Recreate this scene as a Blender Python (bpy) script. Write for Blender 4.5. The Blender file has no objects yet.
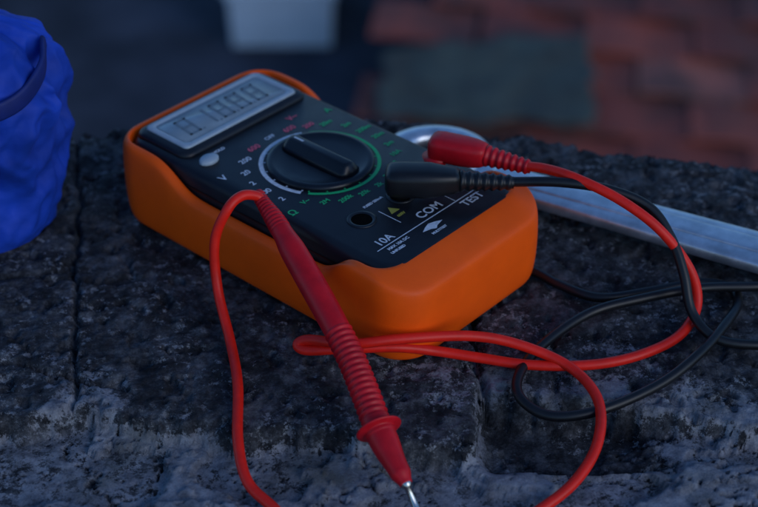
import bpy, math, random
import numpy as np
from mathutils import Vector, noise, Matrix
random.seed(4)
C=bpy.context.scene.collection
S=0.01   # everything is modelled in centimetres; top-level objects carry this scale

# ------------------------------------------------------------------ materials
def mat(name,col,rough=0.5,spec=0.5,metal=0.0,var=0.0,vscale=2.0,bump=0.0,bscale=20.0,col2=None,rvar=0.0,coat=0.0):
    m=bpy.data.materials.new(name);m.use_nodes=True
    nt=m.node_tree;N=nt.nodes;L=nt.links;b=N['Principled BSDF']
    b.inputs['Base Color'].default_value=(*col,1);b.inputs['Roughness'].default_value=rough
    b.inputs['Metallic'].default_value=metal;b.inputs['Specular IOR Level'].default_value=spec
    b.inputs['Coat Weight'].default_value=coat
    tc=N.new('ShaderNodeTexCoord')
    if var>0 or col2 is not None:
        n=N.new('ShaderNodeTexNoise');n.inputs['Scale'].default_value=vscale;n.inputs['Detail'].default_value=3
        n.inputs['Roughness'].default_value=.65
        L.new(tc.outputs['Object'],n.inputs['Vector'])
        r=N.new('ShaderNodeValToRGB');r.color_ramp.elements[0].position=.35;r.color_ramp.elements[1].position=.68
        c2=col2 if col2 is not None else tuple(c*(1-var) for c in col)
        r.color_ramp.elements[0].color=(*c2,1);r.color_ramp.elements[1].color=(*col,1)
        L.new(n.outputs['Fac'],r.inputs['Fac']);L.new(r.outputs['Color'],b.inputs['Base Color'])
        if rvar>0:
            mr=N.new('ShaderNodeMapRange');mr.inputs['To Min'].default_value=rough-rvar;mr.inputs['To Max'].default_value=rough+rvar
            L.new(n.outputs['Fac'],mr.inputs['Value']);L.new(mr.outputs[0],b.inputs['Roughness'])
    if bump>0:
        n=N.new('ShaderNodeTexNoise');n.inputs['Scale'].default_value=bscale;n.inputs['Detail'].default_value=2
        L.new(tc.outputs['Object'],n.inputs['Vector'])
        bp=N.new('ShaderNodeBump');bp.inputs['Strength'].default_value=1;bp.inputs['Distance'].default_value=bump
        L.new(n.outputs['Fac'],bp.inputs['Height']);L.new(bp.outputs['Normal'],b.inputs['Normal'])
    return m

M_or=mat('orange_rubber',(1.0,0.105,0.001),.5,.25,col2=(.93,.095,.002),vscale=1.0,bump=.00005,bscale=22,rvar=.08)
M_blk=mat('black_plastic',(0.008,0.010,0.015),.42,.4,var=.3,vscale=2,bump=.00004,bscale=40,rvar=.12)
M_knob=mat('knob_plastic',(0.006,0.008,0.013),.33,.4,var=.3,vscale=2,rvar=.1)
M_bez=mat('bezel_grey',(0.36,0.43,0.49),.45,.4,var=.12,vscale=3)
M_lcd=mat('lcd_glass',(0.28,0.35,0.39),.2,.5,var=.25,vscale=.8)
M_dig=mat('lcd_segments',(0.15,0.185,0.205),.3,.5,var=.1)
M_wht=mat('print_white',(0.70,0.74,0.80),.5,.3,var=.3,vscale=6)
M_grn=mat('print_green',(0.02,0.50,0.16),.5,.3,var=.2,vscale=6)
M_pnk=mat('print_red',(0.80,0.12,0.18),.5,.3,var=.2,vscale=6)
M_yel=mat('print_yellow',(0.36,0.33,0.06),.5,.3,var=.2,vscale=6)
M_red=mat('red_cable_pvc',(0.90,0.018,0.008),.42,.3,var=.2,vscale=1.5,rvar=.08)
M_prb=mat('red_probe_plastic',(0.62,0.006,0.014),.42,.3,var=.25,vscale=1.5,rvar=.1)
M_bc=mat('black_cable_pvc',(0.008,0.008,0.010),.4,.4,var=.3,vscale=1.5,rvar=.08)
M_stl=mat('brushed_steel',(0.72,0.76,0.82),.36,.5,metal=.85,var=.3,vscale=1.2,bump=.00004,bscale=9,rvar=.12)
M_brass=mat('probe_metal',(0.6,0.6,0.58),.25,.5,metal=1,var=.2)

def add(ob,parent=None,m=None,smooth=True):
    C.objects.link(ob)
    if parent: ob.parent=parent
    if m: ob.data.materials.append(m)
    if smooth and ob.type=='MESH':
        for p in ob.data.polygons: p.use_smooth=True
    return ob
def mesh(name,v,f,parent=None,m=None,smooth=True):
    me=bpy.data.meshes.new(name);me.from_pydata([tuple(map(float,x)) for x in v],[],f);me.update()
    return add(bpy.data.objects.new(name,me),parent,m,smooth)
def empty(name,loc=(0,0,0),rz=0):
    o=bpy.data.objects.new(name,None);C.objects.link(o)
    o.location=Vector(loc)*S;o.rotation_euler=(0,0,rz);o.scale=(S,S,S);return o
def bevel(o,w,n=3,ang=40):
    b=o.modifiers.new('b','BEVEL');b.width=w;b.segments=n;b.limit_method='ANGLE';b.angle_limit=math.radians(ang);return o
def subs(o,n=2):
    s=o.modifiers.new('s','SUBSURF');s.levels=n;s.render_levels=n;return o

def loft(name,rings,parent,m,closed_top=True,closed_bot=True,smooth=True):
    n=len(rings[0]);v=[p for r in rings for p in r];f=[]
    for i in range(len(rings)-1):
        for j in range(n):
            k=(j+1)%n;f.append((i*n+j,i*n+k,(i+1)*n+k,(i+1)*n+j))
    if closed_bot: f.append(tuple(range(n-1,-1,-1)))
    if closed_top: f.append(tuple((len(rings)-1)*n+j for j in range(n)))
    return mesh(name,v,f,parent,m,smooth)

def cat(pts,k=10):
    P=[Vector(p) for p in pts];P=[2*P[0]-P[1]]+P+[2*P[-1]-P[-2]];out=[]
    for i in range(1,len(P)-2):
        a,b,c,d=P[i-1:i+3]
        for j in range(k):
            t=j/k
            out.append(.5*((2*b)+(c-a)*t+(2*a-5*b+4*c-d)*t*t+(3*b-a-3*c+d)*t**3))
    out.append(P[-2]);return out
def sweep(name,pts,rad,parent,m,seg=20,sq=2.0):
    """tube along pts; rad = list of (w,h); superellipse section"""
    rings=[];up=Vector((0,0,1))
    for i,p in enumerate(pts):
        d=(pts[min(i+1,len(pts)-1)]-pts[max(i-1,0)]).normalized()
        s=d.cross(up).normalized();u=s.cross(d).normalized();w,h=rad[i];r=[]
        for j in range(seg):
            a=2*math.pi*j/seg;ca,sa=math.cos(a),math.sin(a)
            x=math.copysign(abs(ca)**(2/sq),ca);y=math.copysign(abs(sa)**(2/sq),sa)
            r.append(tuple(p+s*x*w+u*y*h))
        rings.append(r)
    return loft(name,rings,parent,m)
def cable(name,pts,r,parent,m):
    P=cat(pts,10)
    return sweep(name,P,[(r,r)]*len(P),parent,m,seg=14)

# ------------------------------------------------------------------ stone wall
def fr(x,y,z=0,o=5): return noise.fractal(Vector((x,y,z)),.9,2.1,o)   # approx -1..1
def ss(a,b,x):
    t=min(1,max(0,(x-a)/(b-a)));return t*t*(3-2*t)
def lerp_pts(P,x):
    if x<=P[0][0]: return P[0][1]
    for (a,b),(c,d) in zip(P,P[1:]):
        if x<=c: return b+(d-b)*(x-a)/(c-a)
    return P[-1][1]
FRONT=[(-90,38.5),(-14,37.4),(-9.7,38.2),(-5.6,37.4),(0,36.8),(3.05,36.4),(3.3,39.3),(7.6,38.7),(11.7,37.4),(16,36.6),(90,37.5)]
BACK=[(-90,55.5),(-15,55.0),(-11,55.4),(-3.2,56.6),(2,56.2),(6.4,54.7),(14.0,52.6),(14.8,50.5),(17,48.5),(22,51),(90,54)]
def H(x,y):
    n1=fr(x*.16,y*.16,3);n2=fr(x*.7,y*.7,7);n3=fr(x*2.6,y*2.6,11,4)
    n4=abs(noise.noise(Vector((x*3.1,y*3.1,17))))
    wob=.35*fr(x*.5,y*.5,20)+.22*fr(x*1.9,y*1.9,23,3)
    f=lerp_pts(FRONT,x+.3*fr(y*.8,x*.3,31))+wob
    bk=lerp_pts(BACK,x)+wob*1.2
    led=1-ss(f-.22,f+.12,y)
    top=.08*n1+.09*n2+.055*n3-.07*n4
    cx=-9.6-(y-38.6)*.157+.25*fr(y*.5,1.3,40)+.12*fr(y*2,4.2,41,3)
    top-=.4*math.exp(-((x-cx)/.08)**2)
    cy=45.5+.12*(x+12)+.3*fr(x*.5,9.1,44)
    if x<cx: top-=.3*math.exp(-((y-cy)/.1)**2)
    cy=40.4-.35*(x+12)+.5*fr(x*.6,2.1,45)
    if x<-8: top-=.35*math.exp(-((y-cy)/.08)**2)
    cx2=3.2+.25*fr(y*.7,2.2,47)+.1*fr(y*2.5,2.2,48,3)
    if y<44: top-=.5*math.exp(-((x-cx2)/.14)**2)
    if x>cx2 : top-=.18*(1-ss(38,43,y))
    pit=fr(x*1.3,y*1.3,60,3);top-=.18*ss(.3,.5,pit)
    pl=fr(x*.24+5,y*.4,80,6)
    low=-.95+.14*fr(x*.2,y*.2,70)+.03*fr(x*.9,y*.9,72)+.018*n3-.015*n4
    low+=.22*ss(.0,.025,pl)+.14*ss(.3,.32,pl)
    hol=ss(3.0,3.6,x)*(1-ss(7.5,10,x))*ss(35.9,36.7,y+.4*pl)
    low-=.55*hol
    cr=abs(fr(x*.22,y*.3+3,90,5));crk=1-ss(0,.022,cr);low-=.25*crk
    cr2=abs(fr(x*.5+9,y*.5+3,93,4));crk2=(1-ss(0,.012,cr2));low-=.1*crk2
    z=top*(1-led)+low*led
    back=ss(bk-.3,bk+.5,y);z-=3.5*back
    fd=1-ss(28.2,29.4,y+wob);z-=3*fd
    mask=led*(1-hol*.9)*(.58+.4*ss(-.03,.05,pl))*(1-.9*crk)*(1-.6*crk2)
    wear=ss(-.05,.45,n1+.35*n2)*(.18+.28*(1-ss(38,47,y)))
    edge=.3*math.exp(-((y-f-.3)/.5)**2)
    mask=max(mask,(wear+edge)*(1-led))
    return z,mask*(1-back)
xs=np.concatenate([np.arange(-90,-18,1.5),np.arange(-18,18,.08),np.arange(18,90.1,1.5)])
ys=np.concatenate([np.arange(26.5,32,.4),np.arange(32,46,.08),np.arange(46,58.2,.12)])
nx,ny=len(xs),len(ys);V=[];MK=[]
for y in ys:
    for x in xs:
        z,mk=H(float(x),float(y));V.append((float(x),float(y),z));MK.append(mk)
F=[(j*nx+i,j*nx+i+1,(j+1)*nx+i+1,(j+1)*nx+i) for j in range(ny-1) for i in range(nx-1)]
loopi=[i for i in range(nx)]+[j*nx+nx-1 for j in range(1,ny)]+[(ny-1)*nx+i for i in range(nx-2,-1,-1)]+[j*nx for j in range(ny-2,0,-1)]
prev=loopi
for lev in (-8,-16,-30,-60,-120,-200,-292):
    cur=[]
    for k in loopi:
        x,y,_=V[k];q=fr(x*.08,y*.08+lev*.1,5)*1.2
        V.append((x+(q if abs(x)>80 else 0),y+(q if y>50 or y<30 else 0),lev));MK.append(.3);cur.append(len(V)-1)
    n=len(loopi)
    for a in range(n):
        b=(a+1)%n;F.append((prev[b],prev[a],cur[a],cur[b]))
    prev=cur
wall=mesh('stone_wall',V,F)
at=wall.data.attributes.new('mortar','FLOAT','POINT');at.data.foreach_set('value',MK)
wall.scale=(S,S,S)
m=bpy.data.materials.new('weathered_stone');m.use_nodes=True;nt=m.node_tree;N=nt.nodes;L=nt.links;b=N['Principled BSDF']
tc=N.new('ShaderNodeTexCoord')
def nz(scale,detail=8,rough=.65,w=0):
    n=N.new('ShaderNodeTexNoise');n.inputs['Scale'].default_value=scale;n.inputs['Detail'].default_value=detail;n.inputs['Roughness'].default_value=rough
    mp=N.new('ShaderNodeMapping');mp.inputs['Location'].default_value=(w,w*1.7,w*.3);L.new(tc.outputs['Object'],mp.inputs['Vector']);L.new(mp.outputs[0],n.inputs['Vector']);return n.outputs['Fac']
def ramp(fac,stops):
    r=N.new('ShaderNodeValToRGB');e=r.color_ramp.elements
    while len(e)<len(stops): e.new(.5)
    for q,(p,c) in zip(e,stops): q.position=p;q.color=(*c,1)
    L.new(fac,r.inputs['Fac']);return r.outputs['Color']
def mix(fac,a,bb):
    x=N.new('ShaderNodeMix');x.data_type='RGBA';x.clamp_factor=True
    L.new(fac,x.inputs['Factor']);L.new(a,x.inputs[6]);L.new(bb,x.inputs[7]);return x.outputs[2]
def gr(v): return (v,v,v)
dark=ramp(nz(.9,6,.8),[(.36,(.007,.0075,.0095)),(.48,(.028,.029,.034)),(.56,(.068,.07,.078)),(.66,(.135,.138,.15))])
lichf=nz(2.6,5,.8,5)
lich=ramp(lichf,[(.545,gr(0)),(.58,gr(1))])
lich2=ramp(nz(.4,3,.6,9),[(.42,gr(.12)),(.56,gr(1))])
mu=N.new('ShaderNodeMath');mu.operation='MULTIPLY';L.new(lich,mu.inputs[0]);L.new(lich2,mu.inputs[1])
lc=ramp(lichf,[(.545,(.08,.083,.092)),(.70,(.40,.41,.43))])
c1=mix(mu.outputs[0],dark,lc)
ltf=nz(1.0,6,.78,13)
lt=ramp(ltf,[(.33,(.055,.057,.066)),(.43,(.16,.162,.184)),(.54,(.26,.262,.29)),(.68,(.38,.382,.41))])
stain=ramp(nz(.35,3,.6,40),[(.54,gr(0)),(.70,gr(.6))])
sc=N.new('ShaderNodeRGB');sc.outputs[0].default_value=(.10,.095,.07,1)
lt=mix(stain,lt,sc.outputs[0])
an=N.new('ShaderNodeAttribute');an.attribute_name='mortar'
ed=N.new('ShaderNodeMath');ed.operation='MULTIPLY_ADD';L.new(nz(1.8,5,.85,21),ed.inputs[0]);ed.inputs[1].default_value=2.2;ed.inputs[2].default_value=-1.1
sm=N.new('ShaderNodeMath');sm.operation='ADD';sm.use_clamp=True;L.new(an.outputs['Fac'],sm.inputs[0]);L.new(ed.outputs[0],sm.inputs[1])
mk=ramp(sm.outputs[0],[(.40,gr(0)),(.58,gr(1))])
col=mix(mk,c1,lt)
L.new(col,b.inputs['Base Color'])
b.inputs['Roughness'].default_value=.85;b.inputs['Specular IOR Level'].default_value=.25
bp=N.new('ShaderNodeBump');bp.inputs['Distance'].default_value=.0013;bp.inputs['Strength'].default_value=1
L.new(nz(4.5,5,.8,3),bp.inputs['Height'])
L.new(bp.outputs[0],b.inputs['Normal'])
wall.data.materials.append(m)

# ------------------------------------------------------------------ multimeter
YAW=.841
mm=empty('multimeter',(-1.9,47.25,.04),YAW);mm.scale=(S,S,S*.92)
def outline(x0,x1,y0,y1,r,n=8,ns=16):
    out=[]
    cs=((x1-r,y1-r,0),(x0+r,y1-r,90),(x0+r,y0+r,180),(x1-r,y0+r,270))
    for q in range(4):
        cx,cy,a0=cs[q]
        for i in range(n+1):
            a=math.radians(a0+90*i/n);out.append((cx+r*math.cos(a),cy+r*math.sin(a)))
        nxt=cs[(q+1)%4];a=math.radians(a0+90)
        e0=(cx+r*math.cos(a),cy+r*math.sin(a));e1=(nxt[0]+r*math.cos(a),nxt[1]+r*math.sin(a))
        for i in range(1,ns): out.append((e0[0]+(e1[0]-e0[0])*i/ns,e0[1]+(e1[1]-e0[1])*i/ns))
    return out
def O(ins,r=1.5): return outline(-3.95+ins,3.95-ins,-7.2+ins,7.2-ins,max(.3,r-ins))
inner=outline(-3.45,3.45,-5.75,6.72,.75)
inner2=outline(-3.56,3.56,-5.9,6.83,.8)
def rim(y):
    d=ss(-4.3,-3.6,y)*(1-ss(2.9,4.6,y))
    return 3.62-1.0*d
def rimo(y): return rim(y)-.42*(1-ss(-7.1,-5.6,y))
rings=[[(x,y,0) for x,y in O(.75)],[(x,y,.04) for x,y in O(.3)],[(x,y,.3) for x,y in O(.08)],[(x,y,1.5) for x,y in O(0)]]
rings.append([(x,y,rimo(y)-.7) for x,y in O(.02)])
rings.append([(x,y,rimo(y)-.16) for x,y in O(.07)])
rings.append([(x,y,rimo(y)-.02) for x,y in O(.17)])
rings.append([(x,y,rim(y)+.06) for x,y in inner2])
rings.append([(x,y,rim(y)-.02) for x,y in inner])
rings.append([(x,y,1.8) for x,y in inner])
subs(loft('holster',rings,mm,M_or,closed_top=False),2)
rb=[]
for ins,z in((.1,.6),(.0,1.6),(0.02,3.3),(.1,3.5),(.2,3.6),(.34,3.65)):
    rb.append([(x,y,z) for x,y in outline(-3.42+ins,3.42-ins,-6.2+ins,6.68-ins,.7)])
loft('body',rb,mm,M_blk)
loft('seam',[[(x,y,z) for x,y in outline(-3.45,3.45,-5.6,6.6,.7)] for z in (2.86,2.92)],mm,M_knob,False,False)
rb=[]
for ins,z in((0,3.6),(.05,3.76),(.14,3.84),(.26,3.87)):
    rb.append([(x,y,z) for x,y in outline(-3.12+ins,3.12-ins,3.72+ins,6.55-ins,.45)])
loft('display_housing',rb,mm,M_blk)
rb=[[(x,y,z) for x,y in outline(-2.8+i,2.8-i,4.02+i,6.28-i,.22)] for i,z in((0,3.86),(.03,3.93),(.1,3.95),(.22,3.95),(.26,3.90))]
loft('display_bezel',rb,mm,M_bez)
rb=[[(x,y,z) for x,y in outline(-2.54+i,2.54-i,4.28+i,6.02-i,.1)] for i,z in((0,3.89),(.02,3.915))]
loft('lcd',rb,mm,M_lcd)
SEG={'8':'abcdefg','1':'bc','0':'abcdef','3':'abcdg','5':'acdfg','6':'acdefg'}
dv=[];df=[]
def quad(p):
    k=len(dv);dv.extend(p);df.append(tuple(range(k,k+len(p))))
def segq(x,y,w,h,s,z):
    t=.11;sl=.12
    R={'a':(0,h-t,w,h),'d':(0,0,w,t),'g':(0,h/2-t/2,w,h/2+t/2),'f':(0,h/2+.04,t,h-.02),'e':(0,.02,t,h/2-.04),'b':(w-t,h/2+.04,w,h-.02),'c':(w-t,.02,w,h/2-.04)}[s]
    x0,y0,x1,y1=R;quad([(x+a+sl*bb,y+bb,z) for a,bb in((x0,y0),(x1,y0),(x1,y1),(x0,y1))])
for k,ch in enumerate('81888'):
    for s in SEG[ch]: segq(-2.05+k*.84,4.58,.55,1.15,s,3.925)
for k in range(4): quad([(-1.41+k*.84+a,4.56+bb,3.925) for a,bb in((0,0),(.09,0),(.09,.1),(0,.1))])
mesh('lcd_digits',dv,df,mm,M_dig,False)
rb=[[(-2.55+r*math.cos(a*math.pi/8)*1.0,3.13+r*.78*math.sin(a*math.pi/8)+(.12*r if math.sin(a*math.pi/8)<0 else 0),z) for a in range(16)] for r,z in((.4,3.6),(.4,3.75),(.33,3.82))]
loft('hold_button',rb,mm,M_bez)
DC=(0,.2)
def circ(r,z,n=64): return [(DC[0]+r*math.cos(2*math.pi*i/n),DC[1]+r*math.sin(2*math.pi*i/n),z) for i in range(n)]
loft('dial',[circ(1.9,3.6),circ(1.9,3.75),circ(1.85,3.82),circ(1.7,3.85),circ(1.64,3.82),circ(1.2,3.79),circ(.6,3.78)],mm,M_knob)
def hring(w,l0,l1,z,n=10):
    o=[]
    for i in range(n+1):
        a=math.pi*i/n;o.append((w*math.cos(a),l1-w*.5+w*.5*math.sin(a)*1.6,z))
    for i in range(n+1):
        a=math.pi+math.pi*i/n;o.append((w*math.cos(a),l0+w*.5+w*.5*math.sin(a)*1.2,z))
    return [(DC[0]+x,DC[1]+y,zz) for x,y,zz in o]
loft('dial_handle',[hring(.55,-1.55,1.5,3.78),hring(.4,-1.5,1.48,3.95),hring(.25,-1.42,1.42,4.13),hring(.2,-1.37,1.38,4.19),hring(.12,-1.3,1.3,4.22)],mm,M_knob)
mesh('dial_pointer',[(DC[0]-.035,1.0,4.226),(DC[0]+.035,1.0,4.226),(DC[0]+.035,1.45,4.226),(DC[0]-.035,1.45,4.226)],[(0,1,2,3)],mm,M_wht,False)
def arc(name,r0,r1,a0,a1,m,z=3.66,n=60):
    v=[];f=[]
    for i in range(n+1):
        a=math.radians(a0+(a1-a0)*i/n)
        v+=[(DC[0]+r0*math.cos(a),DC[1]+r0*math.sin(a),z),(DC[0]+r1*math.cos(a),DC[1]+r1*math.sin(a),z)]
    for i in range(n): f.append((2*i,2*i+1,2*i+3,2*i+2))
    mesh(name,v,f,mm,m,False)
arc('dial_scale_white',2.0,2.16,62,205,M_wht)
arc('dial_scale_green',2.0,2.13,-148,55,M_grn)
def ticks(name,a0,a1,n,m):
    v=[];f=[]
    for i in range(n):
        a=math.radians(a0+(a1-a0)*i/(n-1));d=.03
        for r,s in((1.91,-1),(1.91,1),(1.98,1),(1.98,-1)):
            v.append((DC[0]+r*math.cos(a+s*d/2),DC[1]+r*math.sin(a+s*d/2),3.66))
        f.append(tuple(range(4*i,4*i+4)))
    mesh(name,v,f,mm,m,False)
ticks('dial_ticks_white',62,205,9,M_wht);ticks('dial_ticks_green',-148,55,12,M_grn)
TB={}
def text(s,x,y,size,m,z=3.66,rot=0,bold=.009):
    cu=bpy.data.curves.new('t','FONT');cu.body=s;cu.size=size;cu.align_x='CENTER';cu.align_y='CENTER';cu.resolution_u=3;cu.offset=bold
    o=bpy.data.objects.new('t',cu);C.objects.link(o);bpy.context.view_layer.update()
    me=o.to_mesh();v,f=TB.setdefault(m.name,([],[]));k=len(v);c,sn=math.cos(rot),math.sin(rot)
    for q in me.vertices: v.append((x+q.co.x*c-q.co.y*sn,y+q.co.x*sn+q.co.y*c,z))
    for p in me.polygons: f.append(tuple(k+i for i in p.vertices))
    o.to_mesh_clear();bpy.data.objects.remove(o)
def ring_text(lst,r,size,m):
    for a,s in lst:
        text(s,DC[0]+r*1.03*math.cos(math.radians(a)),DC[1]+r*math.sin(math.radians(a)),size,m)
ring_text([(129,'200'),(147,'20'),(163,'2'),(179,'200'),(195,'2')],2.6,.34,M_wht)
ring_text([(110,'600'),(70,'600')],2.55,.36,M_pnk)
ring_text([(90,'OFF')],2.5,.26,M_wht)
ring_text([(54,'200')],2.55,.32,M_pnk)
ring_text([(40,'20m'),(24,'2m'),(9,'200m'),(-6,'20m'),(-21,'2m'),(-36,'10A')],2.65,.30,M_grn)
ring_text([(-52,'hFE'),(-68,'200'),(-84,'2k'),(-100,'20k'),(-116,'200k'),(-132,'2M'),(-147,'V~')],2.52,.29,M_grn)
text('V',-3.0,1.95,.46,M_wht);text('Ω',-2.95,-1.35,.42,M_grn);text('V~',1.55,3.1,.38,M_pnk);text('A',2.8,2.5,.4,M_grn)
text('HOLD',-1.85,3.4,.2,M_wht)
text('10A',-2.12,-4.68,.46,M_wht);text('COM',.2,-4.62,.5,M_wht);text('VΩmA',2.4,-4.35,.36,M_wht);text('TEST',1.7,-5.26,.46,M_wht)
text('MAX 10A DC',-1.95,-5.14,.17,M_wht);text('UNFUSED',-2.2,-5.36,.15,M_wht)
text('CAT II',1.15,-2.62,.24,M_wht);text('600V MAX',1.1,-4.0,.16,M_wht);text('600V',-.6,-4.08,.17,M_yel)
text('FUSED 250mA',-.7,-2.9,.15,M_wht)
text('MULTITEST',-.45,-5.62,.14,M_wht)
for nm,(v,f) in TB.items(): mesh('lettering_'+nm,v,f,mm,bpy.data.materials[nm],False)
def plate(name,pts,m,z=3.66): mesh(name,[(x,y,z) for x,y in pts],[tuple(range(len(pts)))],mm,m,False)
plate('label_line',[(-2.75,-4.965),(2.8,-4.965),(2.8,-4.925),(-2.75,-4.925)],M_wht)
plate('label_line_b',[(-1.0,-3.4),(-.97,-3.4),(-.97,-4.4),(-1.0,-4.4)],M_wht)
plate('label_line_c',[(1.2,-3.9),(1.23,-3.9),(1.23,-4.9),(1.2,-4.9)],M_wht)
plate('warning_triangle',[(-.82,-3.85),(-.4,-3.85),(-.61,-3.48)],M_yel)
plate('maker_mark',[(-.95,-5.32),(-.6,-5.40),(-.45,-5.50),(-.3,-5.40),(.05,-5.32),(-.2,-5.2),(-.45,-5.12),(-.7,-5.2)],M_wht)
for nm,(jx,jy) in (('socket_10a',(-1.72,-3.32)),('socket_com',(.25,-3.3)),('socket_v',(2.3,-3.1))):
    def cc(r,z): return [(jx+r*math.cos(2*math.pi*i/32),jy+r*math.sin(2*math.pi*i/32),z) for i in range(32)]
    loft(nm,[cc(.5,3.6),cc(.5,3.68),cc(.44,3.69),cc(.38,3.685),cc(.36,3.655)],mm,M_blk)
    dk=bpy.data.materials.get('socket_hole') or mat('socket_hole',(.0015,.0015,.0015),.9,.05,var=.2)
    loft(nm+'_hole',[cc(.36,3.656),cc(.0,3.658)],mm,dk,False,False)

# ------------------------------------------------------------------ red test lead
rl=empty('red_test_lead')
red=[(4.95,45.9,4.15),(5.6,45.5,4.3),(6.52,44.76,4.4),(7.96,44.03,4.0),(9.28,43.44,3.2),(10.38,43.13,1.8),(10.66,42.65,.7),(9.96,41.53,.3),(8.49,40.47,.3),(6.82,40.02,.25),(4.88,40.02,.25),(3.28,40.32,.3),(1.82,40.43,.5),(.51,40.12,.9),(-1.25,40.0,.92),(-2.35,40.12,.78),(-2.62,40.3,.88),(-2.22,40.25,1.1),(-.92,39.65,1.4),(.67,39.78,1.5),(2.92,40.32,1.2),(4.56,40.36,.8),(6.15,39.8,.33),(6.88,38.28,.25),(6.68,36.45,.1),(5.86,35.12,-.3),(4.48,34.0,-.6),(2.7,32.7,-.7),(.5,31.9,-.7),(-1.8,32.7,-.7),(-3.1,34.2,-.5),(-3.95,35.2,-.35),(-4.33,36.68,.0),(-4.49,39.01,.28),(-4.89,41.13,.4),(-5.35,42.55,1.4),(-5.4,43.05,3.0),(-4.93,43.25,4.15),(-4.5,43.65,4.4),(-4.05,43.9,4.25),(-3.83,43.9,4.05)]
cable('cable',red,.17,rl,M_red)
pp=cat([(-4.03,44.2,4.15),(-3.76,43.75,3.98),(-3.08,42.55,3.6),(-1.06,38.75,2.08),(.09,35.8,.92),(.80,34.40,.30)],14)
acc=[0]
for a,bb in zip(pp,pp[1:]): acc.append(acc[-1]+(bb-a).length)
def resample(P,A,n):
    out=[]
    for i in range(n):
        t=A[-1]*i/(n-1);k=max(0,min(len(A)-2,next((q for q in range(len(A)-1) if A[q+1]>=t),len(A)-2)))
        u=(t-A[k])/max(1e-6,A[k+1]-A[k]);out.append(P[k].lerp(P[k+1],u))
    return out
NP=420
PR=resample(pp,acc,NP)
rad=[]
for i in range(NP):
    u=i/(NP-1)
    if u<.15: r=.2+.12*ss(0,.15,u)+(.03 if int(u*150)%2 else 0)
    elif u<.24: r=.34+.09*ss(.15,.24,u)
    elif u<.52: r=.43+.02*math.sin((u-.24)/.28*math.pi)
    elif u<.80: r=.435+.028*math.sin((u-.52)*math.pi*2/.0187)
    elif u<.825: r=.45
    elif u<.838: r=.45+.27*math.sin((u-.825)/.013*math.pi)**.5
    elif u<.85: r=.48
    else: r=.45-.13*ss(.86,.97,u)-.12*ss(.965,1,u)
    rad.append((r,r))
sweep('probe_handle',PR,rad,rl,M_prb,24)
d=(PR[-1]-PR[-4]).normalized();d=Vector((d.x,d.y,-.62)).normalized()
tipp=[PR[-1]-d*.2+d*t for t in(0,.3,.32,1.0,1.5,1.75)]
sweep('probe_tip',tipp,[(.17,.17),(.17,.17),(.11,.11),(.11,.11),(.08,.08),(.01,.01)],rl,M_brass,14)
def plug(parent,m,a,bend,c,jack,k=1.0):
    P=[Vector(a).lerp(Vector(bend),t) for t in (0,.03,.08,.2,.6,.8,.93,1)]
    R=[(.30,.28),(.44*k,.38*k),(.5*k,.44*k),(.53*k,.46*k),(.52*k,.46*k),(.48,.44),(.4,.4),(.34,.34)]
    sweep('plug_head',P,R,parent,m,28,3.4)
    n=60;P2=[Vector(bend).lerp(Vector(c),i/(n-1)) for i in range(n)];R2=[]
    for i in range(n):
        base=.36-.13*i/(n-1);r=base+.03*math.sin(i/n*math.pi*2*7);R2.append((r,r))
    sweep('strain_relief',P2,R2,parent,m,18)
    x,y=jack
    loft('plug_collar',[[(x+r*math.cos(2*math.pi*i/24),y+r*math.sin(2*math.pi*i/24),z) for i in range(24)] for r,z in((.34,3.41),(.38,3.75),(.46,3.95))],parent,m)
def l2w(x,y): c,s=math.cos(YAW),math.sin(YAW);return(-1.9+c*x-s*y,47.25+s*x+c*y)
plug(rl,M_prb,(1.77,47.2,4.22),(3.67,46.5,4.2),(5.15,45.85,4.12),l2w(2.3,-3.1))
# ------------------------------------------------------------------ black test lead
bl=empty('black_test_lead')
blk=[(4.3,44.95,4.12),(6,44.65,4.3),(7.68,44.48,4.1),(9.01,44.16,3.6),(9.72,43.44,2.8),(10.1,42.7,1.9),(10.36,42,.9),(11.06,41.24,.4),(12.46,41.06,.25),(14.5,41.3,.25),(16.4,42.0,.25),(16.9,43.3,.3),(15.4,44.2,.5),(12.94,43.84,.6),(10.93,43.67,.65),(8.83,43.18,.55),(7.09,42.6,.4),(5.46,41.17,.25),(4.53,39.66,.22),(4.46,38.58,.1),(5.34,37.81,.0),(6.91,37.95,.1),(8.95,39.11,.2),(10.39,40.36,.45),(11.56,42.0,.45),(12.2,43.3,.3),(12.1,44.2,.28),(11.1,44.5,.28),(9.3,43.98,.28),(7.55,43.62,.28),(6.26,44.4,.25),(5.46,45.17,.25),(4.27,45.9,.25),(3.0,46.6,.3)]
cable('cable',blk,.17,bl,M_bc)
plug(bl,M_bc,(.2,44.95,4.22),(2.69,44.9,4.2),(4.5,44.9,4.12),l2w(.25,-3.3),1.12)

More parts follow.
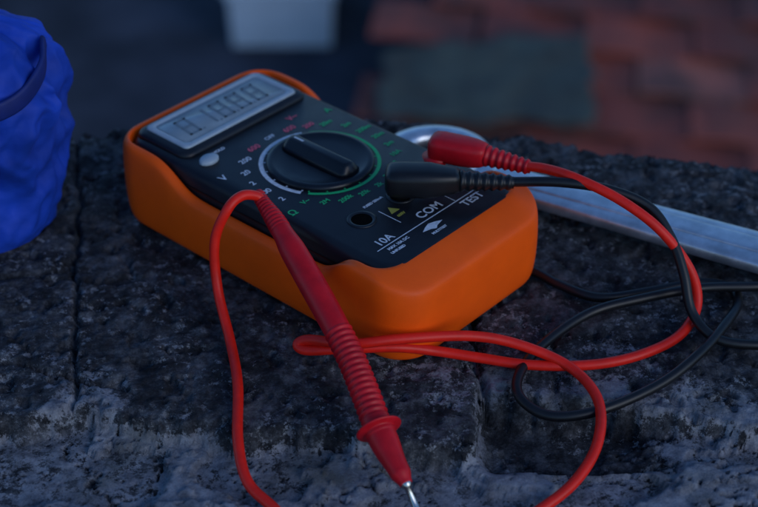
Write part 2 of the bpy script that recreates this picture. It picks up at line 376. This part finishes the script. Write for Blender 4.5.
# ------------------------------------------------------------------ steel wrench
wr=empty('steel_wrench')
ax0=Vector((2.2,52.05,.7));ax1=Vector((4.9,50.15,.75));ax2=Vector((13.2,45.62,.8));ax3=Vector((20,41.9,.9))
cen=cat([ax0+(ax1-ax0)*.5,ax1,(ax1+ax2)/2,ax2,ax3],12)
n=len(cen);rd=[]
for i in range(n):
    u=i/(n-1);w=.85+.2*ss(.25,.9,u);
    if u>.96: w*=1-.5*((u-.96)/.04)**2
    rd.append((w,.3))
sweep('shank',cen,rd,wr,M_stl,28,4.5)
sweep('shank_rib',[p+Vector((0,0,.31)) for p in cen[8:-5]],[(.42,.05)]*(n-13),wr,M_stl,16,4)
NR=48;NS=12
v=[];f=[]
for i in range(NR):
    a=2*math.pi*i/NR
    for j in range(NS):
        t=2*math.pi*j/NS;cx,cz=math.cos(t),math.sin(t)
        rr_=1.42+.46*math.copysign(abs(cx)**.7,cx);v.append((ax0.x+rr_*1.12*math.cos(a),ax0.y+rr_*math.sin(a),.85+.34*math.copysign(abs(cz)**.7,cz)))
for i in range(NR):
    for j in range(NS):
        f.append((i*NS+j,((i+1)%NR)*NS+j,((i+1)%NR)*NS+(j+1)%NS,i*NS+(j+1)%NS))
mesh('ring_head',v,f,wr,M_stl)

# ------------------------------------------------------------------ blue bag
bag=empty('blue_cloth_bag',(-15.6,49.0,0))
M_bag=mat('blue_nylon',(0.010,0.062,0.50),.65,.25,var=.45,vscale=.35,bump=.0006,bscale=1.8)
M_bag2=mat('blue_nylon_strap',(0.006,0.02,0.16),.6,.3,var=.3,vscale=1)
PROF=[(0,.2),(0,3.2),(.25,3.7),(1.2,4.0),(2.6,4.2),(4.2,4.4),(5.6,4.3),(6.7,3.8),(7.6,2.9),(8.25,1.8),(8.5,.9),(8.55,.2)]
P=cat([Vector((r,0,z)) for z,r in PROF],7)
rings=[];nt_=180
for k,p in enumerate(P):
    r=[];z=p.z
    lean=ss(3,8.5,z)
    for i in range(nt_):
        a=2*math.pi*i/nt_
        q=Vector((math.cos(a)*1.3,math.sin(a)*1.3,z*.26))
        w1=noise.noise(q*1.1+Vector((3,1,7)));rg=1-abs(noise.noise(q*1.5+Vector((w1*1.5,0,2))))*2.6
        rg2=1-abs(noise.noise(q*3.1+Vector((0,w1*2,9))))*2.4
        rg3=1-abs(noise.noise(q*5.5+Vector((w1*3,w1*2,4))))*2.4
        fold=.35*w1+.5*max(-.4,rg)*.9+.24*max(-.5,rg2)+.08*max(-.5,rg3)-.3
        fold*=ss(0,1.6,p.x)*min(1,.3+z*.35)
        rr_=p.x+fold
        r.append((rr_*math.cos(a)*.98+lean*1.1,rr_*math.sin(a)*.8-lean*.5,z+.35*noise.noise(q*1.7+Vector((5,5,5)))*ss(.5,3,z)))
    rings.append(r)
subs(loft('pouch',rings,bag,M_bag),1)
def on_bag(az,z,off=.1):
    best=None
    for r in rings:
        i=int((az%(2*math.pi))/(2*math.pi)*nt_)%nt_;x,y,zz=r[i]
        if best is None or abs(zz-z)<best[0]: best=(abs(zz-z),Vector((x,y,zz)))
    q=best[1];d=Vector((math.cos(az),math.sin(az),.25)).normalized();return q+d*off
sp=cat([on_bag(math.radians(a),z) for a,z in((-175,5.6),(-150,6.1),(-125,6.4),(-100,6.5),(-75,6.2),(-50,6.4),(-25,7.0),(0,7.4))],8)
sweep('strap',sp,[(.1,.34)]*len(sp),bag,M_bag2,12,3)

# ------------------------------------------------------------------ surroundings far below
M_tile=bpy.data.materials.new('terracotta_tile');M_tile.use_nodes=True
nt=M_tile.node_tree;N=nt.nodes;L=nt.links;b=N['Principled BSDF'];tc=N.new('ShaderNodeTexCoord')
at_=N.new('ShaderNodeAttribute');at_.attribute_name='tint'
base=ramp(at_.outputs['Fac'],[(0,(.16,.036,.026)),(.4,(.26,.055,.038)),(.8,(.36,.078,.05)),(1,(.48,.2,.15))])
dirt=ramp(nz(.03,5,.7,4),[(.42,gr(0)),(.62,gr(.85))])
dc=ramp(nz(.3,3,.6,8),[(.3,(.04,.026,.024)),(.7,(.10,.055,.048))])
L.new(mix(dirt,base,dc),b.inputs['Base Color']);b.inputs['Roughness'].default_value=.85
tv=[];tf=[];tt=[]
TW,TL=40,25
slope=.12
for r in range(28):
    for cI in range(17):
        x0=-6+cI*TW+(r%2)*TW*.5+random.uniform(-1,1);y0=370+r*TL+random.uniform(-.8,.8)
        z0=-262+slope*(y0-395);tn=min(1,max(0,random.gauss(.5,.25)));tw=TW-.4;tl=TL+3;rot=random.uniform(-.012,.012)
        k=len(tv);nu=10
        for layer in (0,-1.6):
            for (yy,dz) in ((0,2.6),(tl*.5,1.4),(tl,0)):
                for i in range(nu+1):
                    u=i/nu
                    zz=1.0*math.sin(u*2*math.pi)+ (1.0 if u<.08 else 0)
                    X=(u-.5)*tw;Y=yy
                    tv.append((x0+X-rot*Y,y0+Y+rot*X,z0+zz+dz+slope*yy+layer));tt.append(tn)
        w_=nu+1
        for a in range(2):
            for i in range(nu): tf.append((k+a*w_+i,k+a*w_+i+1,k+(a+1)*w_+i+1,k+(a+1)*w_+i))
        kk=k+3*w_
        for i in range(nu): tf.append((k+i+1,k+i,kk+i,kk+i+1))
        for a in range(2):
            tf.append((k+a*w_,k+(a+1)*w_,kk+(a+1)*w_,kk+a*w_));tf.append((k+(a+1)*w_+nu,k+a*w_+nu,kk+a*w_+nu,kk+(a+1)*w_+nu))
roof=mesh('tiled_roof',tv,tf,None,M_tile,False)
a_=roof.data.attributes.new('tint','FLOAT','POINT');a_.data.foreach_set('value',tt)
roof.scale=(S,S,S);roof.rotation_euler=(0,0,-.14)
roof.location=(-.50,.2,0)
M_gnd=mat('dark_ground',(.075,.08,.105),.9,.2,vscale=.015,col2=(.022,.025,.034),var=.3)
g=mesh('ground',[(-60000,-60000,-290),(60000,-60000,-290),(60000,60000,-290),(-60000,60000,-290)],[(0,1,2,3)],None,M_gnd,False);g.scale=(S,S,S)
M_tarp=mat('green_tarp',(.08,.10,.082),.7,.3,vscale=.05,col2=(.05,.052,.045),var=.3)
tv=[];tf=[];nu,nv=40,28
for j in range(nv+1):
    for i in range(nu+1):
        u,v_=i/nu,j/nv;x=-1+u*76+3*v_;y=481+v_*40-6*u+16*u*v_
        zz=-262+slope*(y-395)+6.5+1.3*noise.noise(Vector((x*.06,y*.06,0)))+.7*noise.noise(Vector((x*.15,y*.1,3)))
        tv.append((x+7*noise.noise(Vector((0,y*.1,1))),y+7*noise.noise(Vector((x*.07,0,2))),zz))
for j in range(nv):
    for i in range(nu):
        k=j*(nu+1)+i;tf.append((k,k+1,k+nu+2,k+nu+1))
tp=mesh('green_tarpaulin',tv,tf,None,M_tarp);tp.scale=(S,S,S)
sol=tp.modifiers.new('s','SOLIDIFY');sol.thickness=.6
wb=empty('storage_box',(-42,634,-289.5))
M_box=mat('white_plastic',(.50,.62,.74),.5,.4,var=.1,vscale=.1)
def bx(name,x0,x1,y0,y1,z0,z1,tp_,m):
    o=loft(name,[[(x0+tp_,y0+tp_,z0),(x1-tp_,y0+tp_,z0),(x1-tp_,y1-tp_,z0),(x0+tp_,y1-tp_,z0)],[(x0,y0,z1),(x1,y0,z1),(x1,y1,z1),(x0,y1,z1)]],wb,m,smooth=False);return bevel(o,1.2)
bx('box_body',-22.5,22.5,-20,40,0,24,1,M_box);bx('box_lid',-24,24,-21.5,41.5,24.3,28,-.3,M_box)

# ------------------------------------------------------------------ light
w=bpy.data.worlds.new('World');bpy.context.scene.world=w;w.use_nodes=True
N=w.node_tree.nodes;L=w.node_tree.links;bg=N['Background']
sky=N.new('ShaderNodeTexSky');sky.sky_type='NISHITA';sky.sun_disc=False
EL=math.radians(22);AZ=math.radians(135)
sky.sun_elevation=EL;sky.sun_rotation=AZ;sky.air_density=1.1;sky.dust_density=.1;sky.ozone_density=8
L.new(sky.outputs[0],bg.inputs[0]);bg.inputs[1].default_value=.15
sl=bpy.data.lights.new('sun','SUN');sl.energy=.8;sl.angle=math.radians(40);sl.color=(1,.96,.92)
so=bpy.data.objects.new('sun',sl);C.objects.link(so)
dv_=Vector((math.sin(AZ)*math.cos(EL),math.cos(AZ)*math.cos(EL),math.sin(EL)))
so.rotation_euler=dv_.to_track_quat('Z','Y').to_euler();so.location=dv_*5

# ------------------------------------------------------------------ camera
cd=bpy.data.cameras.new('camera');cam=bpy.data.objects.new('camera',cd);C.objects.link(cam)
cam.location=(0,0,.3268);cam.rotation_euler=(math.radians(90-35.01),0,0)
cd.lens=75.49;cd.sensor_width=36;cd.clip_start=.01;cd.clip_end=2000
cd.dof.use_dof=True;cd.dof.focus_distance=.51;cd.dof.aperture_fstop=11
bpy.context.scene.camera=cam
vs=bpy.context.scene.view_settings;vs.view_transform='Standard';vs.look='None';vs.exposure=0
